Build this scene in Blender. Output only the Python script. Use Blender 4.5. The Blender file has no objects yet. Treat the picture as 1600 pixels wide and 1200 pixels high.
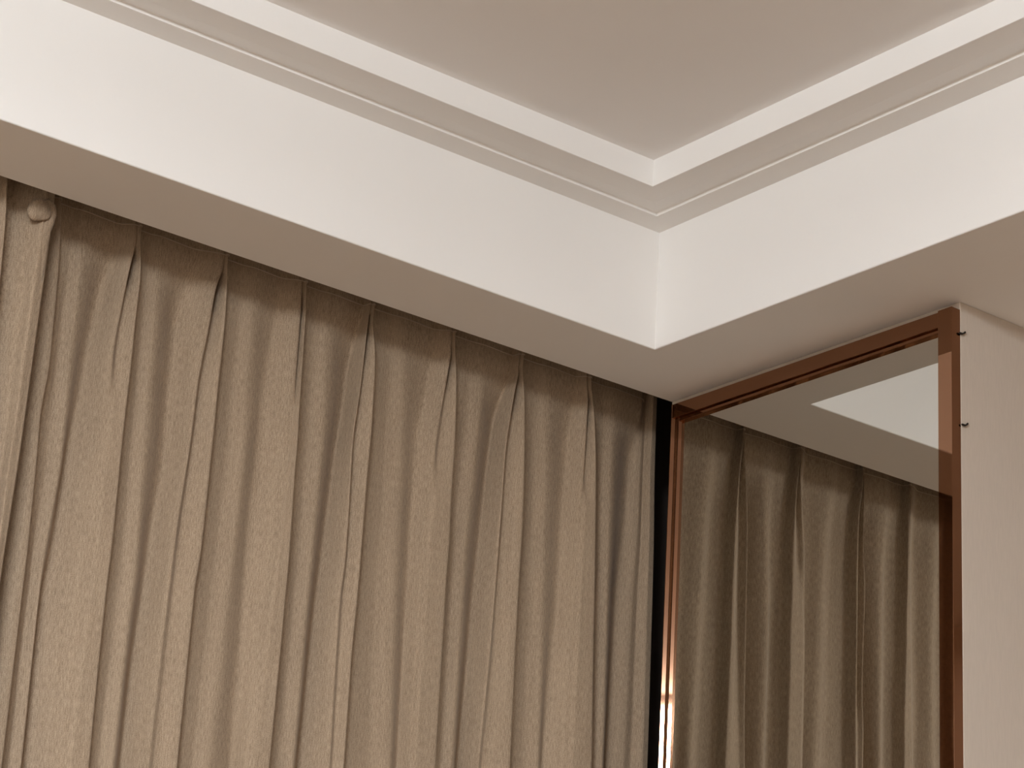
import bpy, bmesh, math, random
from math import radians, sin, cos, pi
from mathutils import Vector, Matrix, noise
random.seed(3)
scene = bpy.context.scene
COL = scene.collection

# ------------------------------------------------------------------ camera
ZS = 2.65                     # height of the dropped soffit above the floor
FPX = 3678.05                 # focal length in pixels of a 1600 px wide frame
YAW, PITCH, ROLL = radians(36.8456), radians(20.168), radians(3.5734)
fw = Vector((sin(YAW)*cos(PITCH), cos(YAW)*cos(PITCH), sin(PITCH)))
r0 = Vector((cos(YAW), -sin(YAW), 0)); u0 = r0.cross(fw)
rt = r0*cos(ROLL) + u0*sin(ROLL); up = u0*cos(ROLL) - r0*sin(ROLL)
CAM = Vector((-2.4432, -2.8103, ZS-1.35))
cam = bpy.data.cameras.new('camera'); cam.sensor_width = 36; cam.lens = 36*FPX/1600
cam.clip_start = .02
camo = bpy.data.objects.new('camera', cam); COL.objects.link(camo)
M3 = Matrix((rt, up, -fw)).transposed().to_4x4()
M3.translation = CAM
camo.matrix_world = M3
scene.camera = camo

# ------------------------------------------------------------------ world, exposure
w = bpy.data.worlds.new('world'); scene.world = w; w.use_nodes = True
w.node_tree.nodes['Background'].inputs[0].default_value = (.02, .02, .025, 1)
w.node_tree.nodes['Background'].inputs[1].default_value = .05
vs = scene.view_settings
vs.view_transform = 'Standard'; vs.look = 'None'; vs.gamma = 1; vs.use_curve_mapping = False
vs.exposure = 0.0
LAMP = (-2.93, -2.46); LAMP_R = .43; LAMP_W = 101.0      # the round ceiling lamp: place, radius, radiance

def on(px, py, axis, v):
    "point where the photo's pixel meets the plane axis = v (height given from the soffit)"
    d = fw + rt*((px-800)/FPX) - up*((py-600)/FPX)
    c = CAM - Vector((0, 0, ZS))
    return c + d*((v-c[axis])/d[axis])

# ------------------------------------------------------------------ helpers
def tag(o, label=None, cat=None, kind=None, group=None):
    if label: o['label'] = label
    if cat: o['category'] = cat
    if kind: o['kind'] = kind
    if group: o['group'] = group
    return o
def link(name, me, mat=None, parent=None, smooth=False):
    o = bpy.data.objects.new(name, me); COL.objects.link(o)
    if mat: me.materials.append(mat)
    if parent: o.parent = parent
    if smooth: me.shade_smooth()
    return o
def empty(name, loc):
    o = bpy.data.objects.new(name, None); COL.objects.link(o); o.location = loc
    o.empty_display_size = .05
    return o
def mesh(name, vs_, fs): 
    me = bpy.data.meshes.new(name); me.from_pydata(vs_, [], fs); me.update(); return me
def box_me(name, lo, hi, bev=0.0, seg=2):
    bm = bmesh.new()
    bmesh.ops.create_cube(bm, size=1)
    for v in bm.verts:
        v.co = Vector([lo[i] + (v.co[i]+.5)*(hi[i]-lo[i]) for i in range(3)])
    if bev: bmesh.ops.bevel(bm, geom=bm.edges[:], offset=bev, segments=seg, profile=.5, affect='EDGES')
    me = bpy.data.meshes.new(name); bm.to_mesh(me); bm.free(); return me
def boxo(name, lo, hi, mat, parent=None, bev=0.0, seg=2):
    if parent:
        L = parent.location
        lo = [lo[i]-L[i] for i in range(3)]; hi = [hi[i]-L[i] for i in range(3)]
    return link(name, box_me(name, lo, hi, bev, seg), mat, parent)

def newmat(name):
    m = bpy.data.materials.new(name); m.use_nodes = True
    nt = m.node_tree; b = nt.nodes['Principled BSDF']
    return m, nt, b
def nd(nt, t, **k):
    n = nt.nodes.new(t)
    for a, v in k.items(): setattr(n, a, v)
    return n
def paint(name, col, rough=.6, bump=.02, scale=60, var=.03):
    m, nt, b = newmat(name)
    b.inputs['Roughness'].default_value = rough
    b.inputs['Specular IOR Level'].default_value = .25
    tc = nd(nt, 'ShaderNodeTexCoord'); n = nd(nt, 'ShaderNodeTexNoise')
    n.inputs['Scale'].default_value = scale; n.inputs['Detail'].default_value = 4
    nt.links.new(tc.outputs['Object'], n.inputs['Vector'])
    n2 = nd(nt, 'ShaderNodeTexNoise'); n2.inputs['Scale'].default_value = 3
    nt.links.new(tc.outputs['Object'], n2.inputs['Vector'])
    cr = nd(nt, 'ShaderNodeMix', data_type='RGBA')
    cr.inputs[6].default_value = (*[c*(1-var) for c in col], 1)
    cr.inputs[7].default_value = (*[min(1, c*(1+var)) for c in col], 1)
    nt.links.new(n2.outputs['Fac'], cr.inputs[0]); nt.links.new(cr.outputs[2], b.inputs['Base Color'])
    bp = nd(nt, 'ShaderNodeBump'); bp.inputs['Strength'].default_value = bump; bp.inputs['Distance'].default_value = .002
    nt.links.new(n.outputs['Fac'], bp.inputs['Height']); nt.links.new(bp.outputs['Normal'], b.inputs['Normal'])
    return m
def wallpaper(name, col):
    "beige woven wall covering: fine vertical streaks"
    m, nt, b = newmat(name); b.inputs['Roughness'].default_value = .75; b.inputs['Specular IOR Level'].default_value = .2
    tc = nd(nt, 'ShaderNodeTexCoord'); mp = nd(nt, 'ShaderNodeMapping'); mp.inputs['Scale'].default_value = (500, 500, 45)
    nt.links.new(tc.outputs['Object'], mp.inputs['Vector'])
    n = nd(nt, 'ShaderNodeTexNoise'); n.inputs['Scale'].default_value = 1; n.inputs['Detail'].default_value = 3
    nt.links.new(mp.outputs[0], n.inputs['Vector'])
    cr = nd(nt, 'ShaderNodeValToRGB')
    cr.color_ramp.elements[0].position = .3; cr.color_ramp.elements[0].color = (*[c*.97 for c in col], 1)
    cr.color_ramp.elements[1].position = .7; cr.color_ramp.elements[1].color = (*[min(1, c*1.03) for c in col], 1)
    nt.links.new(n.outputs['Fac'], cr.inputs[0]); nt.links.new(cr.outputs[0], b.inputs['Base Color'])
    bp = nd(nt, 'ShaderNodeBump'); bp.inputs['Strength'].default_value = .15; bp.inputs['Distance'].default_value = .001
    nt.links.new(n.outputs['Fac'], bp.inputs['Height']); nt.links.new(bp.outputs['Normal'], b.inputs['Normal'])
    return m
def fabric(name, lo, hi):
    "woven taupe curtain cloth with vertical slubs; UV in metres along and down the cloth"
    m, nt, b = newmat(name); b.inputs['Roughness'].default_value = .85; b.inputs['Specular IOR Level'].default_value = .15
    b.inputs['Sheen Weight'].default_value = .12; b.inputs['Sheen Roughness'].default_value = .4
    uv = nd(nt, 'ShaderNodeUVMap')
    def ns(sx, sy, det, rough=.6):
        mp = nd(nt, 'ShaderNodeMapping'); mp.inputs['Scale'].default_value = (sx, sy, 1)
        nt.links.new(uv.outputs[0], mp.inputs['Vector'])
        n = nd(nt, 'ShaderNodeTexNoise'); n.inputs['Scale'].default_value = 1; n.inputs['Detail'].default_value = det
        n.inputs['Roughness'].default_value = rough
        nt.links.new(mp.outputs[0], n.inputs['Vector']); return n.outputs['Fac']
    fine = ns(800, 90, 2); med = ns(170, 9, 3); wide = ns(14, 1.2, 2); grain = ns(900, 700, 1)
    def ma(op, a, c):
        k = nd(nt, 'ShaderNodeMath', operation=op)
        for i, q in enumerate((a, c)):
            if isinstance(q, (int, float)): k.inputs[i].default_value = q
            else: nt.links.new(q, k.inputs[i])
        return k.outputs[0]
    s = ma('ADD', ma('ADD', ma('MULTIPLY', fine, .46), ma('MULTIPLY', med, .14)), ma('ADD', ma('MULTIPLY', grain, .32), ma('MULTIPLY', wide, .08)))
    cr = nd(nt, 'ShaderNodeValToRGB')
    cr.color_ramp.elements[0].position = .36; cr.color_ramp.elements[0].color = (*lo, 1)
    cr.color_ramp.elements[1].position = .64; cr.color_ramp.elements[1].color = (*hi, 1)
    nt.links.new(s, cr.inputs[0]); nt.links.new(cr.outputs[0], b.inputs['Base Color'])
    bp = nd(nt, 'ShaderNodeBump'); bp.inputs['Strength'].default_value = .15; bp.inputs['Distance'].default_value = .001
    nt.links.new(s, bp.inputs['Height']); nt.links.new(bp.outputs['Normal'], b.inputs['Normal'])
    return m
def metal(name, col, rough):
    m, nt, b = newmat(name); b.inputs['Metallic'].default_value = 1; b.inputs['Base Color'].default_value = (*col, 1)
    b.inputs['Specular Tint'].default_value = (.75, .55, .45, 1)
    tc = nd(nt, 'ShaderNodeTexCoord'); n = nd(nt, 'ShaderNodeTexNoise'); n.inputs['Scale'].default_value = 25
    nt.links.new(tc.outputs['Object'], n.inputs['Vector'])
    mr = nd(nt, 'ShaderNodeMapRange'); mr.inputs[3].default_value = rough*.6; mr.inputs[4].default_value = rough*1.5
    nt.links.new(n.outputs['Fac'], mr.inputs[0]); nt.links.new(mr.outputs[0], b.inputs['Roughness'])
    return m
M_WHITE = paint('white_paint', (.84, .815, .785), .55)
M_CEIL = paint('ceiling_paint', (.87, .845, .825), .7)
M_WALL = wallpaper('beige_wallcovering', (.55, .47, .395))
M_POCKET = paint('pocket_shade_paint', (.16, .13, .115), .8)  # darkened so the colour itself deepens the shade inside the curtain pocket
M_FLOOR = paint('floor_boards', (.17, .105, .06), .4, var=.15, scale=12)
M_FAB = fabric('taupe_curtain_cloth', (.19, .133, .087), (.41, .308, .212))
M_STITCH = paint('stitch_thread', (.40, .31, .23), .8)
M_BRONZE = metal('polished_bronze', (.31, .165, .10), .025)
M_TRACK = metal('track_aluminium', (.7, .7, .7), .35)
M_BLACK = paint('black_plastic', (.02, .015, .012), .5)
mm, nt_, b_ = newmat('mirror_glass'); b_.inputs['Metallic'].default_value = 1; b_.inputs['Roughness'].default_value = 0.0
b_.inputs['Base Color'].default_value = (.67, .665, .63, 1); b_.inputs['Specular Tint'].default_value = (.75, .75, .72, 1)
M_MIRROR = mm
def emis(name, col, s):
    m, nt, b = newmat(name); b.inputs['Base Color'].default_value = (.8, .8, .8, 1)
    b.inputs['Emission Color'].default_value = (*col, 1); b.inputs['Emission Strength'].default_value = s
    return m

# ------------------------------------------------------------------ room shell
X0, X1, Y0, YP = -4.2, 1.4, -4.8, .30        # room, and the back of the curtain pocket
TX, TY = -.181, -.1618                       # edges of the tray opening
TX0, TY0 = -4.0, -4.6
HC = .2488                                   # ceiling above the soffit
PW = -.6373                                  # corner of the partition that carries the mirror
S = dict(kind='structure')
tag(boxo('floor', (X0, Y0, -.1), (X1, YP, 0), M_FLOOR), 'brown wooden floor of the room', **S)
tag(boxo('ceiling', (X0, Y0, ZS+HC), (X1, YP, ZS+HC+.1), M_CEIL), 'flat painted ceiling in the middle of the raised tray', **S)
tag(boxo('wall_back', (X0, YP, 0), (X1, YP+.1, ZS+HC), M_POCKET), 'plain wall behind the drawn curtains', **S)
tag(boxo('wall_left', (X0-.1, Y0, 0), (X0, YP, ZS+HC), M_WALL), 'beige wall across the room', **S)
tag(boxo('wall_front', (X0, Y0-.1, 0), (X1, Y0, ZS+HC), M_WALL), 'beige wall opposite the curtains', **S)
tag(boxo('wall_side', (X1, Y0, 0), (X1+.1, YP, ZS+HC), M_WALL), 'beige wall beyond the partition', **S)
tag(boxo('wall_right', (0, PW, 0), (X1, 0, ZS), M_WALL, bev=.0015), 'beige wallcovered partition end that carries the mirror', **S)

def ring(name, prof, mat, seg_smooth=False):
    "sweep a (inward distance, height) profile round the tray opening"
    vs_, fs = [], []
    n = len(prof)
    for d, z in prof:
        vs_ += [(TX-d, TY-d, ZS+z), (TX0+d, TY-d, ZS+z), (TX0+d, TY0+d, ZS+z), (TX-d, TY0+d, ZS+z)]
    for i in range(n-1):
        for k in range(4):
            a, c = i*4+k, i*4+(k+1) % 4
            fs.append((a, c, c+4, a+4))
    bm_ = mesh(name, vs_, fs)
    return link(name, bm_, mat)
# the dropped border: underside, rounded lower edge, fascia (closed ring)
def border():
    pr = []
    r = .0022
    for k in range(5):
        a = k/4*pi/2
        pr.append((-r + r*sin(a), r - r*cos(a)))
    vs_, fs = [], []
    rows = [[(X1, 0, 0), (X0, 0, 0), (X0, Y0, 0), (X1, Y0, 0)]]
    for d, z in pr + [(0, HC)]:
        rows.append([(TX-d, TY-d, z), (TX0+d, TY-d, z), (TX0+d, TY0+d, z), (TX-d, TY0+d, z)])
    rows.append([(X1, 0, HC), (X0, 0, HC), (X0, Y0, HC), (X1, Y0, HC)])
    for rw in rows: vs_ += [(x, y, ZS+z) for x, y, z in rw]
    n = len(rows)
    for i in range(n):
        for k in range(4):
            a, b = i*4+k, i*4+(k+1) % 4
            j = (i+1) % n
            fs.append((a, b, j*4+(k+1) % 4, j*4+k))
    me = mesh('trim_1', vs_, fs)
    bm = bmesh.new(); bm.from_mesh(me); bmesh.ops.recalc_face_normals(bm, faces=bm.faces); bm.to_mesh(me); bm.free()
    return link('trim_1', me, M_WHITE)
tag(border(), 'white dropped ceiling border with a deep fascia round the tray', **S)
cor = [(0, .2015), (.0455, .2015), (.0457, .2018), (.0460, .2062), (.0480, .2074), (.0775, .2042), (.0780, .2040), (.1200, .2040), (.1207, .2047), (.1207, HC)]
tag(ring('trim_2', cor, M_WHITE), 'stepped white cornice moulding under the raised ceiling', **S)
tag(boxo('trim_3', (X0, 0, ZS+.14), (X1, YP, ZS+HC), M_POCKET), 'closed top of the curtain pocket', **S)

# ------------------------------------------------------------------ ceiling lamp (outside the frame)
def lathe(prof, seg=64):
    vs_, fs = [], []
    for r, z in prof:
        for k in range(seg):
            a = 2*pi*k/seg; vs_.append((r*cos(a), r*sin(a), z))
    for i in range(len(prof)-1):
        for k in range(seg):
            fs.append((i*seg+k, i*seg+(k+1) % seg, (i+1)*seg+(k+1) % seg, (i+1)*seg+k))
    return vs_, fs
M_LAMP = emis('lamp_diffuser', (1, 1.09, 1.17), LAMP_W)
lamp = empty('ceiling_lamp', (LAMP[0], LAMP[1], ZS+HC))
tag(lamp, 'round white flush ceiling lamp in the tray', 'lamp')
link('base', mesh('base', *lathe([(.001, 0), (LAMP_R+.05, 0), (LAMP_R+.05, -.03), (.001, -.03)])), M_WHITE, lamp)  # plate widened past the diffuser to block its glow on the ceiling
link('diffuser', mesh('diffuser', *lathe([(LAMP_R, -.03), (LAMP_R, -.125), (LAMP_R-.01, -.14), (LAMP_R-.04, -.15), (.001, -.155)])), M_LAMP, lamp, True)

# ------------------------------------------------------------------ mirror
FX, LX, GX = -.0185, -.0135, -.0072          # frame front, inner lip front, glass
ZT, ZB = ZS-.0150, .06
YL, YR = -.0205, PW
mir = empty('wall_mirror', (0, (YL+YR)/2, ZB))
tag(mir, 'tall wall mirror in a polished bronze frame beside the curtain', 'mirror')
boxo('glass', (GX, YR+.02, ZB+.01), (-.001, YL-.008, ZT-.02), M_MIRROR, mir)
def extr(name, prof, z0, z1):
    "vertical moulding of the given (x, y) section"
    n = len(prof); L = mir.location
    vs_ = [(x-L.x, y-L.y, z-L.z) for z in (z0, z1) for x, y in prof]
    fs = [(i, (i+1) % n, n+(i+1) % n, n+i) for i in range(n)] + [tuple(range(n-1, -1, -1)), tuple(range(n, 2*n))]
    me = mesh(name, vs_, fs)
    bm = bmesh.new(); bm.from_mesh(me); bmesh.ops.recalc_face_normals(bm, faces=bm.faces); bm.to_mesh(me); bm.free()
    return link(name, me, M_BRONZE, mir)
extr('stile', [(0, YL), (FX, YL), (FX, YL-.0012), (FX+.0044, YL-.0056), (0, YL-.0056)], ZB, ZT-.0002)
extr('lip', [(-.0004, YL-.0057), (-.0139, YL-.0057), (-.0139, YL-.0128), (-.0004, YL-.0128)], ZB+.02, ZT-.0242)
extr('lip', [(-.0004, YL-.0137), (-.0139, YL-.0137), (-.0139, YL-.0142), (-.0100, YL-.0181), (-.0004, YL-.0181)], ZB+.02, ZT-.0242)
boxo('stile', (FX, YR, ZB), (0, YR+.0270, ZT+.0022), M_BRONZE, mir, .0006, 2)
boxo('rail', (FX+.0006, YR+.0268, ZT-.0245), (-.0002, YL-.0010, ZT), M_BRONZE, mir, .0008, 2)
boxo('rail', (FX+.0006, YR+.0268, ZB), (-.0002, YL-.0056, ZB+.0245), M_BRONZE, mir, .0008, 2)
boxo('lip', (LX, YR+.0260, ZB+.02), (-.0004, YR+.0300, ZT-.022), M_BRONZE, mir, .0008, 2)
boxo('lip', (LX, YR+.0290, ZT-.0315), (-.0006, YL-.0058, ZT-.0240), M_BRONZE, mir, .0010, 2)
boxo('lip', (LX, YR+.0290, ZB+.024), (-.0006, YL-.0160, ZB+.0310), M_BRONZE, mir, .0010, 2)

def tube_me(name, pts, r, seg=8):
    vs_, fs = [], []
    P = [Vector(p) for p in pts]
    for i, p in enumerate(P):
        t = (P[min(i+1, len(P)-1)]-P[max(i-1, 0)]).normalized()
        a = t.cross(Vector((0, 1, .1))).normalized(); c = t.cross(a)
        rr = r[i] if isinstance(r, (list, tuple)) else r
        for k in range(seg):
            q = 2*pi*k/seg; vs_.append(p + a*cos(q)*rr + c*sin(q)*rr)
    for i in range(len(P)-1):
        for k in range(seg):
            fs.append((i*seg+k, i*seg+(k+1) % seg, (i+1)*seg+(k+1) % seg, (i+1)*seg+k))
    fs += [tuple(range(seg)), tuple(range(len(P)*seg-1, (len(P)-1)*seg-1, -1))]
    return mesh(name, vs_, fs)
for px, py in ((1503, 520), (1507, 663)):     # little dark hooks at the edge of the frame
    c = on(px, py, 1, PW-.0015)
    pts = []
    for k in range(9):
        t = k/8
        pts.append((c.x-.0065+.013*t, c.y-.0005-.001*sin(pi*t), c.z-.0016+.0045*t**2.2 - .0012*sin(pi*t)))
    o = link('hook', tube_me('hook', [Vector(p)+Vector((0, 0, ZS))-mir.location for p in pts], [.0013, .0018, .0018, .0017, .0015, .0013, .0012, .0016, .0014]), M_BLACK, mir, True)
    o['label'] = 'small dark curved hook at the frame edge'

# ------------------------------------------------------------------ curtains
# fold lines traced in the photograph, (column, row); a line lies on the depth of the fold it follows
E_ = [
 [(93,325),(94,345),(92,400),(87,460),(81,520),(76,577),(62,640),(56,720),(40,880),(37,900),(2,1195)],
 [(217,380),(220,392),(219,440),(211,500),(204,577),(201,600),(191,687),(180,800),(172,877),(168,900),(152,1050),(138,1199)],
 [(354,418),(355,430),(350,512),(341,592),(332,687),(312,880),(306,900),(276,1195)],
 [(478,455),(479,465),(477,500),(472,575),(467,640),(465,697),(462,712),(452,870),(449,900),(439,1012),(421,1197)],
 [(580,487),(582,512),(586,550),(585,590),(580,675),(575,725),(567,825),(557,947),(550,1012),(542,1125),(537,1197)],
 [(710,538),(711,550),(713,605),(711,682),(704,785),(702,847),(697,900),(690,1025),(680,1197)],
 [(815,573),(816,580),(819,617),(819,695),(817,772),(814,847),(810,903),(804,1032),(797,1197)],
 [(922,605),(925,615),(929,656),(931,708),(931,785),(929,916),(926,1045),(924,1197)],
]
F_ = [None,
 [(212,380),(209,390),(197,440),(190,480),(179,530),(174,577),(168,642),(158,720),(140,880),(100,1195)],
 [(350,420),(337,442),(325,517),(312,577),(309,592),(297,692),(277,817),(265,912),(250,1037),(232,1197)],
 [(474,457),(470,475),(467,550),(462,612),(452,700),(430,880),(385,1197)],
 [(576,490),(567,537),(560,600),(556,650),(551,687),(545,800),(539,887),(532,925),(525,1025),(515,1197)],
 [(706,540),(696,600),(691,630),(682,680),(675,755),(664,850),(640,1197)],
 [(811,577),(806,597),(797,648),(789,708),(783,798),(775,903),(765,1032),(749,1187)],
 [(919,608),(917,643),(914,721),(908,785),(900,900),(885,1197)],
]
CS = [0, .8, 1, .7, 1, .7, 1, .8]             # depth of the crease beside each second fold
CF = [9, .28, 9, .22, 9, .28, 9, .22]         # how far below the pinch it dies out (m)
B_ = [
 [(122,345),(122,420),(112,500),(103,580),(90,730),(62,880),(28,1195)],
 [(243,395),(240,430),(236,530),(229,605),(218,730),(208,880),(205,900),(172,1195)],
 [(392,440),(390,487),(383,600),(378,700),(360,850),(350,950),(322,1195)],
 [(512,475),(506,512),(502,650),(488,800),(472,975),(455,1175)],
 [(625,510),(625,612),(622,750),(612,900),(603,1195)],
 [(748,560),(743,643),(734,747),(724,824),(718,916),(705,1148)],
 [(852,595),(850,669),(847,798),(842,967),(836,1195)],
 [(955,630),(951,721),(948,824),(944,942),(936,1197)],
]
V_ = [
 [(172,360),(170,400),(150,492),(132,567),(129,600),(100,730),(78,880),(66,910),(50,1000),(36,1195)],
 [(290,400),(279,455),(265,605),(255,730),(237,830),(225,925),(207,1037),(190,1197)],
 [(432,445),(424,537),(412,625),(408,675),(394,787),(384,900),(362,1195)],
 [(556,480),(550,525),(540,625),(527,700),(510,825),(500,900),(490,975),(475,1125),(466,1197)],
 [(672,525),(665,625),(652,675),(645,787),(638,900),(622,1197)],
 [(788,570),(773,656),(762,734),(752,824),(742,916),(731,1045),(718,1187)],
 [(893,600),(886,695),(881,772),(876,837),(871,942),(860,1045),(848,1197)],
 [(990,635),(985,700),(982,747),(977,824),(964,942),(956,1071),(948,1197)],
]
VD = [.123, .126, .112, .127, .111, .127, .113, .126]   # how deep each valley runs
END = [(1027,620),(1026,643),(1023,747),(1022,847),(1020,929),(1013,1174),(1012,1197)]
def line(pts, yd):
    q = sorted(((p.z, p.x) for p in (on(a, b, 1, yd) for a, b in pts)))
    def f(z):
        if z <= q[0][0]: return q[0][1]
        if z >= q[-1][0]: return q[-1][1]
        for (z0, x0), (z1, x1) in zip(q, q[1:]):
            if z0 <= z <= z1:
                t = (z-z0)/max(z1-z0, 1e-9); return x0+(x1-x0)*t
    def g(z):                                  # a little smoothing down the cloth
        return (f(z-.036)+2*f(z-.018)+3*f(z)+2*f(z+.012)+f(z+.024))/9
    g.top = q[-1][0]
    return g
def sst(a, b, x):
    t = min(1, max(0, (x-a)/(b-a))); return t*t*(3-2*t)
def lerp(a, b, t): return a+(b-a)*t

def cloth(name, knots_at, zs, per, parent, origin):
    "loft a cloth through fold knots (x, y) given at each height"
    rows = []
    for z in zs:
        kn = knots_at(z)
        row = []
        for i in range(len(kn)-1):
            (x0, y0), (x1, y1) = kn[i], kn[i+1]
            for k in range(per):
                t = k/per; s = .5-.5*cos(pi*t)
                s = lerp(s, t, .25)
                row.append((lerp(x0, x1, t), lerp(y0, y1, s)))
        row.append(kn[-1])
        rows.append(row)
    n = len(rows[0])
    mid = rows[len(rows)//2]
    us = [0]
    for a, c in zip(mid, mid[1:]): us.append(us[-1]+math.hypot(c[0]-a[0], c[1]-a[1]))
    vs_, fs = [], []
    for z, row in zip(zs, rows):
        for j, (x, y) in enumerate(row):
            y += .0020*noise.noise(Vector((x*9, z*2.0, 1.3))) + .0006*noise.noise(Vector((us[j]*40, z*3, 4.1)))
            vs_.append((x-origin[0], y-origin[1], z+ZS-origin[2]))
    for i in range(len(zs)-1):
        for j in range(n-1):
            fs.append((i*n+j, i*n+j+1, (i+1)*n+j+1, (i+1)*n+j))
    me = mesh(name, vs_, fs)
    uvl = me.uv_layers.new(name='UVMap')
    d = [0.0]*(2*len(me.loops))
    for lp in me.loops:
        i, j = divmod(lp.vertex_index, n)
        d[2*lp.index] = us[j]; d[2*lp.index+1] = zs[i]
    uvl.data.foreach_set('uv', d)
    o = link(name, me, M_FAB, parent, True)
    md = o.modifiers.new('thickness', 'SOLIDIFY'); md.thickness = .0012; md.offset = 1
    return o, rows

ZTOP = .10
zs = []
z = ZTOP
while z > -.95:
    zs.append(z); z -= .0065 if z > -.25 else .011
while z > -ZS+.03:
    zs.append(z); z -= .05
zs.append(-ZS+.02)

YE = .082
Ef = [line(p, YE) for p in E_]
Ff = [None]+[line(p, .088) for p in F_[1:]]
Bf = [line(p, .106) for p in B_]
Vf = [line(p, VD[i]-.004) for i, p in enumerate(V_)]
Endf = line(END, .100)
def knots_main(z):
    kn = []
    e1 = Ef[0](z)
    o0 = sst(.0, -.16, z)
    kn += [(e1-.22, .128), (e1-.13, .120), (e1-lerp(.04, .075, o0), lerp(.104, .122, o0))]
    for k in range(8):
        pin = Ef[k].top
        o = sst(pin, pin-.16, z)               # 0 at the pinch, 1 where the pleat has opened
        e = Ef[k](z)
        if k:
            f = min(Ff[k](z), e-.006)
            c = CS[k]*sst(pin+.004, pin-.03, z)*(1-sst(pin-.6*CF[k], pin-CF[k], z) if CF[k] < 5 else lerp(1, .55, sst(pin-.25, pin-.6, z)))
            kn.append((f, lerp(.086, .089, o)))
            wdt = e-f
            tp = sst(pin-.09, pin-.02, z)
            kn.append((f+lerp(min(.35*wdt, .010), .5*wdt, tp), lerp(.087, .084, o)+(.016+.016*tp)*c))
        kn.append((e, YE))
        hd = sst(pin-.005, pin+.02, z)
        kn.append((e+lerp(lerp(.009, .010, o), .006, hd), lerp(.099, .100, o)))
        kn.append((e+max(.013, .62*(Bf[k](z)-e)), lerp(.100, .1065, o)))
        kn.append((Bf[k](z), lerp(.0965, .0985, o)))
        kn.append((Vf[k](z), lerp(.101, VD[k], sst(pin+.01, pin-.10, z))))
    en = Endf(z)
    kn.append((lerp(kn[-1][0], en, .42), .112))
    kn.append((lerp(kn[-2][0], en, .62), .114))
    kn.append((en-.012, .099)); kn.append((en, .100)); kn.append((en-.004, .118))
    out = [kn[0]]
    for x, y in kn[1:-1]:
        out.append((max(x, out[-1][0]+.003), y))
    out.append((out[-1][0]-.004, kn[-1][1]))
    return out
cur = empty('curtain', (-.5, .11, .02))
tag(cur, 'long pinch-pleated taupe curtain reaching the mirror, behind the neighbouring drape', 'curtain', group='curtains in the ceiling pocket')
drape, rows = cloth('drape', knots_main, zs, 9, cur, cur.location)

def stitch(rows, zs, zst, x_lo, x_hi, parent, name='heading_stitch'):
    i = min(range(len(zs)), key=lambda k: abs(zs[k]-zst))
    pts = [(x, y-.0014, zs[i]) for x, y in rows[i] if x_lo < x < x_hi]
    vs_, fs = [], []
    L = parent.location
    for x, y, z_ in pts:
        for dz in (-.0007, .0007): vs_.append((x-L.x, y-L.y, z_+dz+ZS-L.z))
    for k in range(len(pts)-1): fs.append((2*k, 2*k+2, 2*k+3, 2*k+1))
    me = mesh(name, vs_, fs)
    o = link(name, me, M_STITCH, parent)
    md = o.modifiers.new('thickness', 'SOLIDIFY'); md.thickness = .0012; md.offset = 1
    return o
stitch(rows, zs, on(140, 346, 1, .118).z, -2, .03, cur)

# neighbouring drape, hung on the front track
EP = [(84,318),(82,330),(80,355),(75,392),(66,455),(54,542),(49,577),(47,592),(32,705),(7,867),(0,915),(-30,1195)]
P0 = [(9,300),(10,325),(7,360),(4,392),(-2,455),(-10,540),(-20,700),(-60,1195)]
Epf = line(EP, .050); P0f = line(P0, .040)
random.seed(8)
def gen(z, x, k):
    "one ordinary pleat whose crest is at x"
    o = sst(0, -.16, z)
    return [(x-lerp(.012, .045, o), .048), (x-lerp(.006, .030, o), .060 if o < .5 else .058), (x, .040), (x+.012, .078), (x+.045, lerp(.072, .062, o)), (x+.078, .086)]
def knots_front(z):
    kn = []
    p = P0f(z)
    for k in range(21, 0, -1):
        kn += gen(z, p-.139*k + .006*sin(k*2.3+z*2), k)
    e = Epf(z)
    o = sst(0, -.16, z)
    kn += [(p-.03, .050), (p-.012, .052), (p, .040), (p+.010, .068)]
    q = e-p
    kn += [(p+.30*q, .067), (p+.58*q, .055), (e-.018, .040), (e-.004, .044), (e, .050), (e-.004, .058), (e-.02, .060)]
    out = [kn[0]]
    for x, y in kn[1:-2]: out.append((max(x, out[-1][0]+.003), y))
    return out + [(out[-1][0]-.004, .058), (out[-1][0]-.02, .060)]
cur2 = empty('curtain', (-1.7, .06, .02))
tag(cur2, 'pinch-pleated taupe curtain with a curled top corner, overlapping in front', 'curtain', group='curtains in the ceiling pocket')
drape2, rows2 = cloth('drape', knots_front, zs, 8, cur2, cur2.location)
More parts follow.
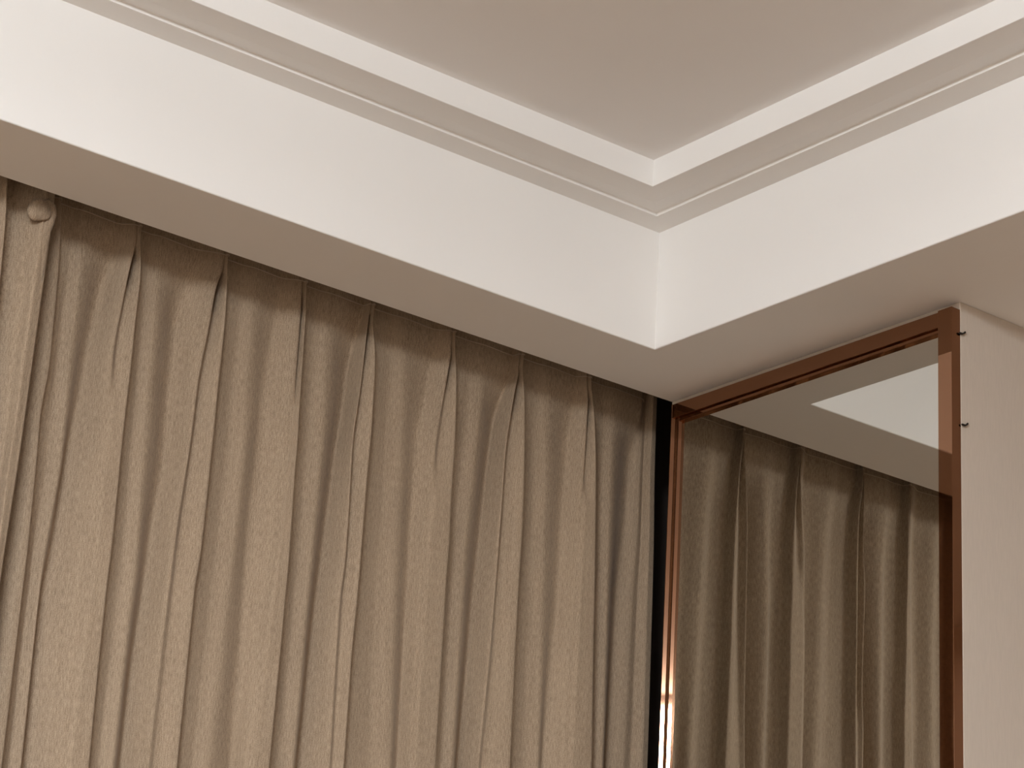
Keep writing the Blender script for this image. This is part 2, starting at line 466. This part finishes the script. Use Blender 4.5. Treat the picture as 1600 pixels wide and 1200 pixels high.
# curled corner of the hem at the top: a rolled lobe and the turned edge running down from it
def curl():
    vs_, fs = [], []
    a = on(61, 328, 1, .037)
    NU, NV = 28, 12
    for i in range(NU):
        th = 2*pi*i/NU
        for j in range(NV+1):
            ph = -pi/2 + pi*j/NV
            rr = 1 + .10*sin(2*th+.7) + .06*sin(3*th+2)
            x = .0165*cos(ph)*cos(th)*rr; zz = .0185*cos(ph)*sin(th)*rr - .3*max(0, cos(th))*.006
            y = .0075*sin(ph) + .0014*cos(2.2*math.hypot(x-.004, zz)/.0035)*cos(ph)
            vs_.append(Vector((a.x+x, a.y+y, a.z+zz+ZS))-cur2.location)
    for i in range(NU):
        for j in range(NV):
            p, q = i*(NV+1)+j, ((i+1) % NU)*(NV+1)+j
            fs.append((p, q, q+1, p+1))
    path = [(66,316),(74,317),(79,324),(80,334),(77,346),(72,360),(69,380),(67,405),(64,440)]
    P = [on(q[0], q[1], 1, .040+.0004*i) for i, q in enumerate(path)]
    rad = [.004, .0075, .0085, .0085, .008, .0075, .0065, .005, .002]
    n0 = len(vs_)
    sg = 12
    for i, p in enumerate(P):
        t = (P[min(i+1, len(P)-1)]-P[max(i-1, 0)]).normalized()
        sd = t.cross(Vector((0, 1, 0))).normalized(); dn = sd.cross(t)
        for k in range(sg):
            g = 2*pi*k/sg
            vs_.append(p + sd*cos(g)*rad[i] + dn*sin(g)*rad[i]*.6 + Vector((0, 0, ZS)) - cur2.location)
    for i in range(len(P)-1):
        for k in range(sg):
            fs.append((n0+i*sg+k, n0+i*sg+(k+1) % sg, n0+(i+1)*sg+(k+1) % sg, n0+(i+1)*sg+k))
    fs += [tuple(n0+k for k in range(sg)), tuple(n0+(len(P)-1)*sg+k for k in range(sg-1, -1, -1))]
    me = mesh('curled_corner', vs_, fs)
    uvl = me.uv_layers.new(name='UVMap')
    for lp in me.loops:
        v = me.vertices[lp.vertex_index].co; uvl.data[lp.index].uv = (v.x, v.z)
    link('curled_corner', me, M_FAB, cur2, True)
curl()

# tracks in the pocket
for y0, lab in ((.048, 'curtain track at the front of the ceiling pocket'), (.108, 'curtain track at the back of the ceiling pocket')):
    t = boxo('curtain_track', (X0, y0, ZS+.10), (X1, y0+.026, ZS+.14), M_TRACK)
    tag(t, lab, 'track', group='curtain tracks')
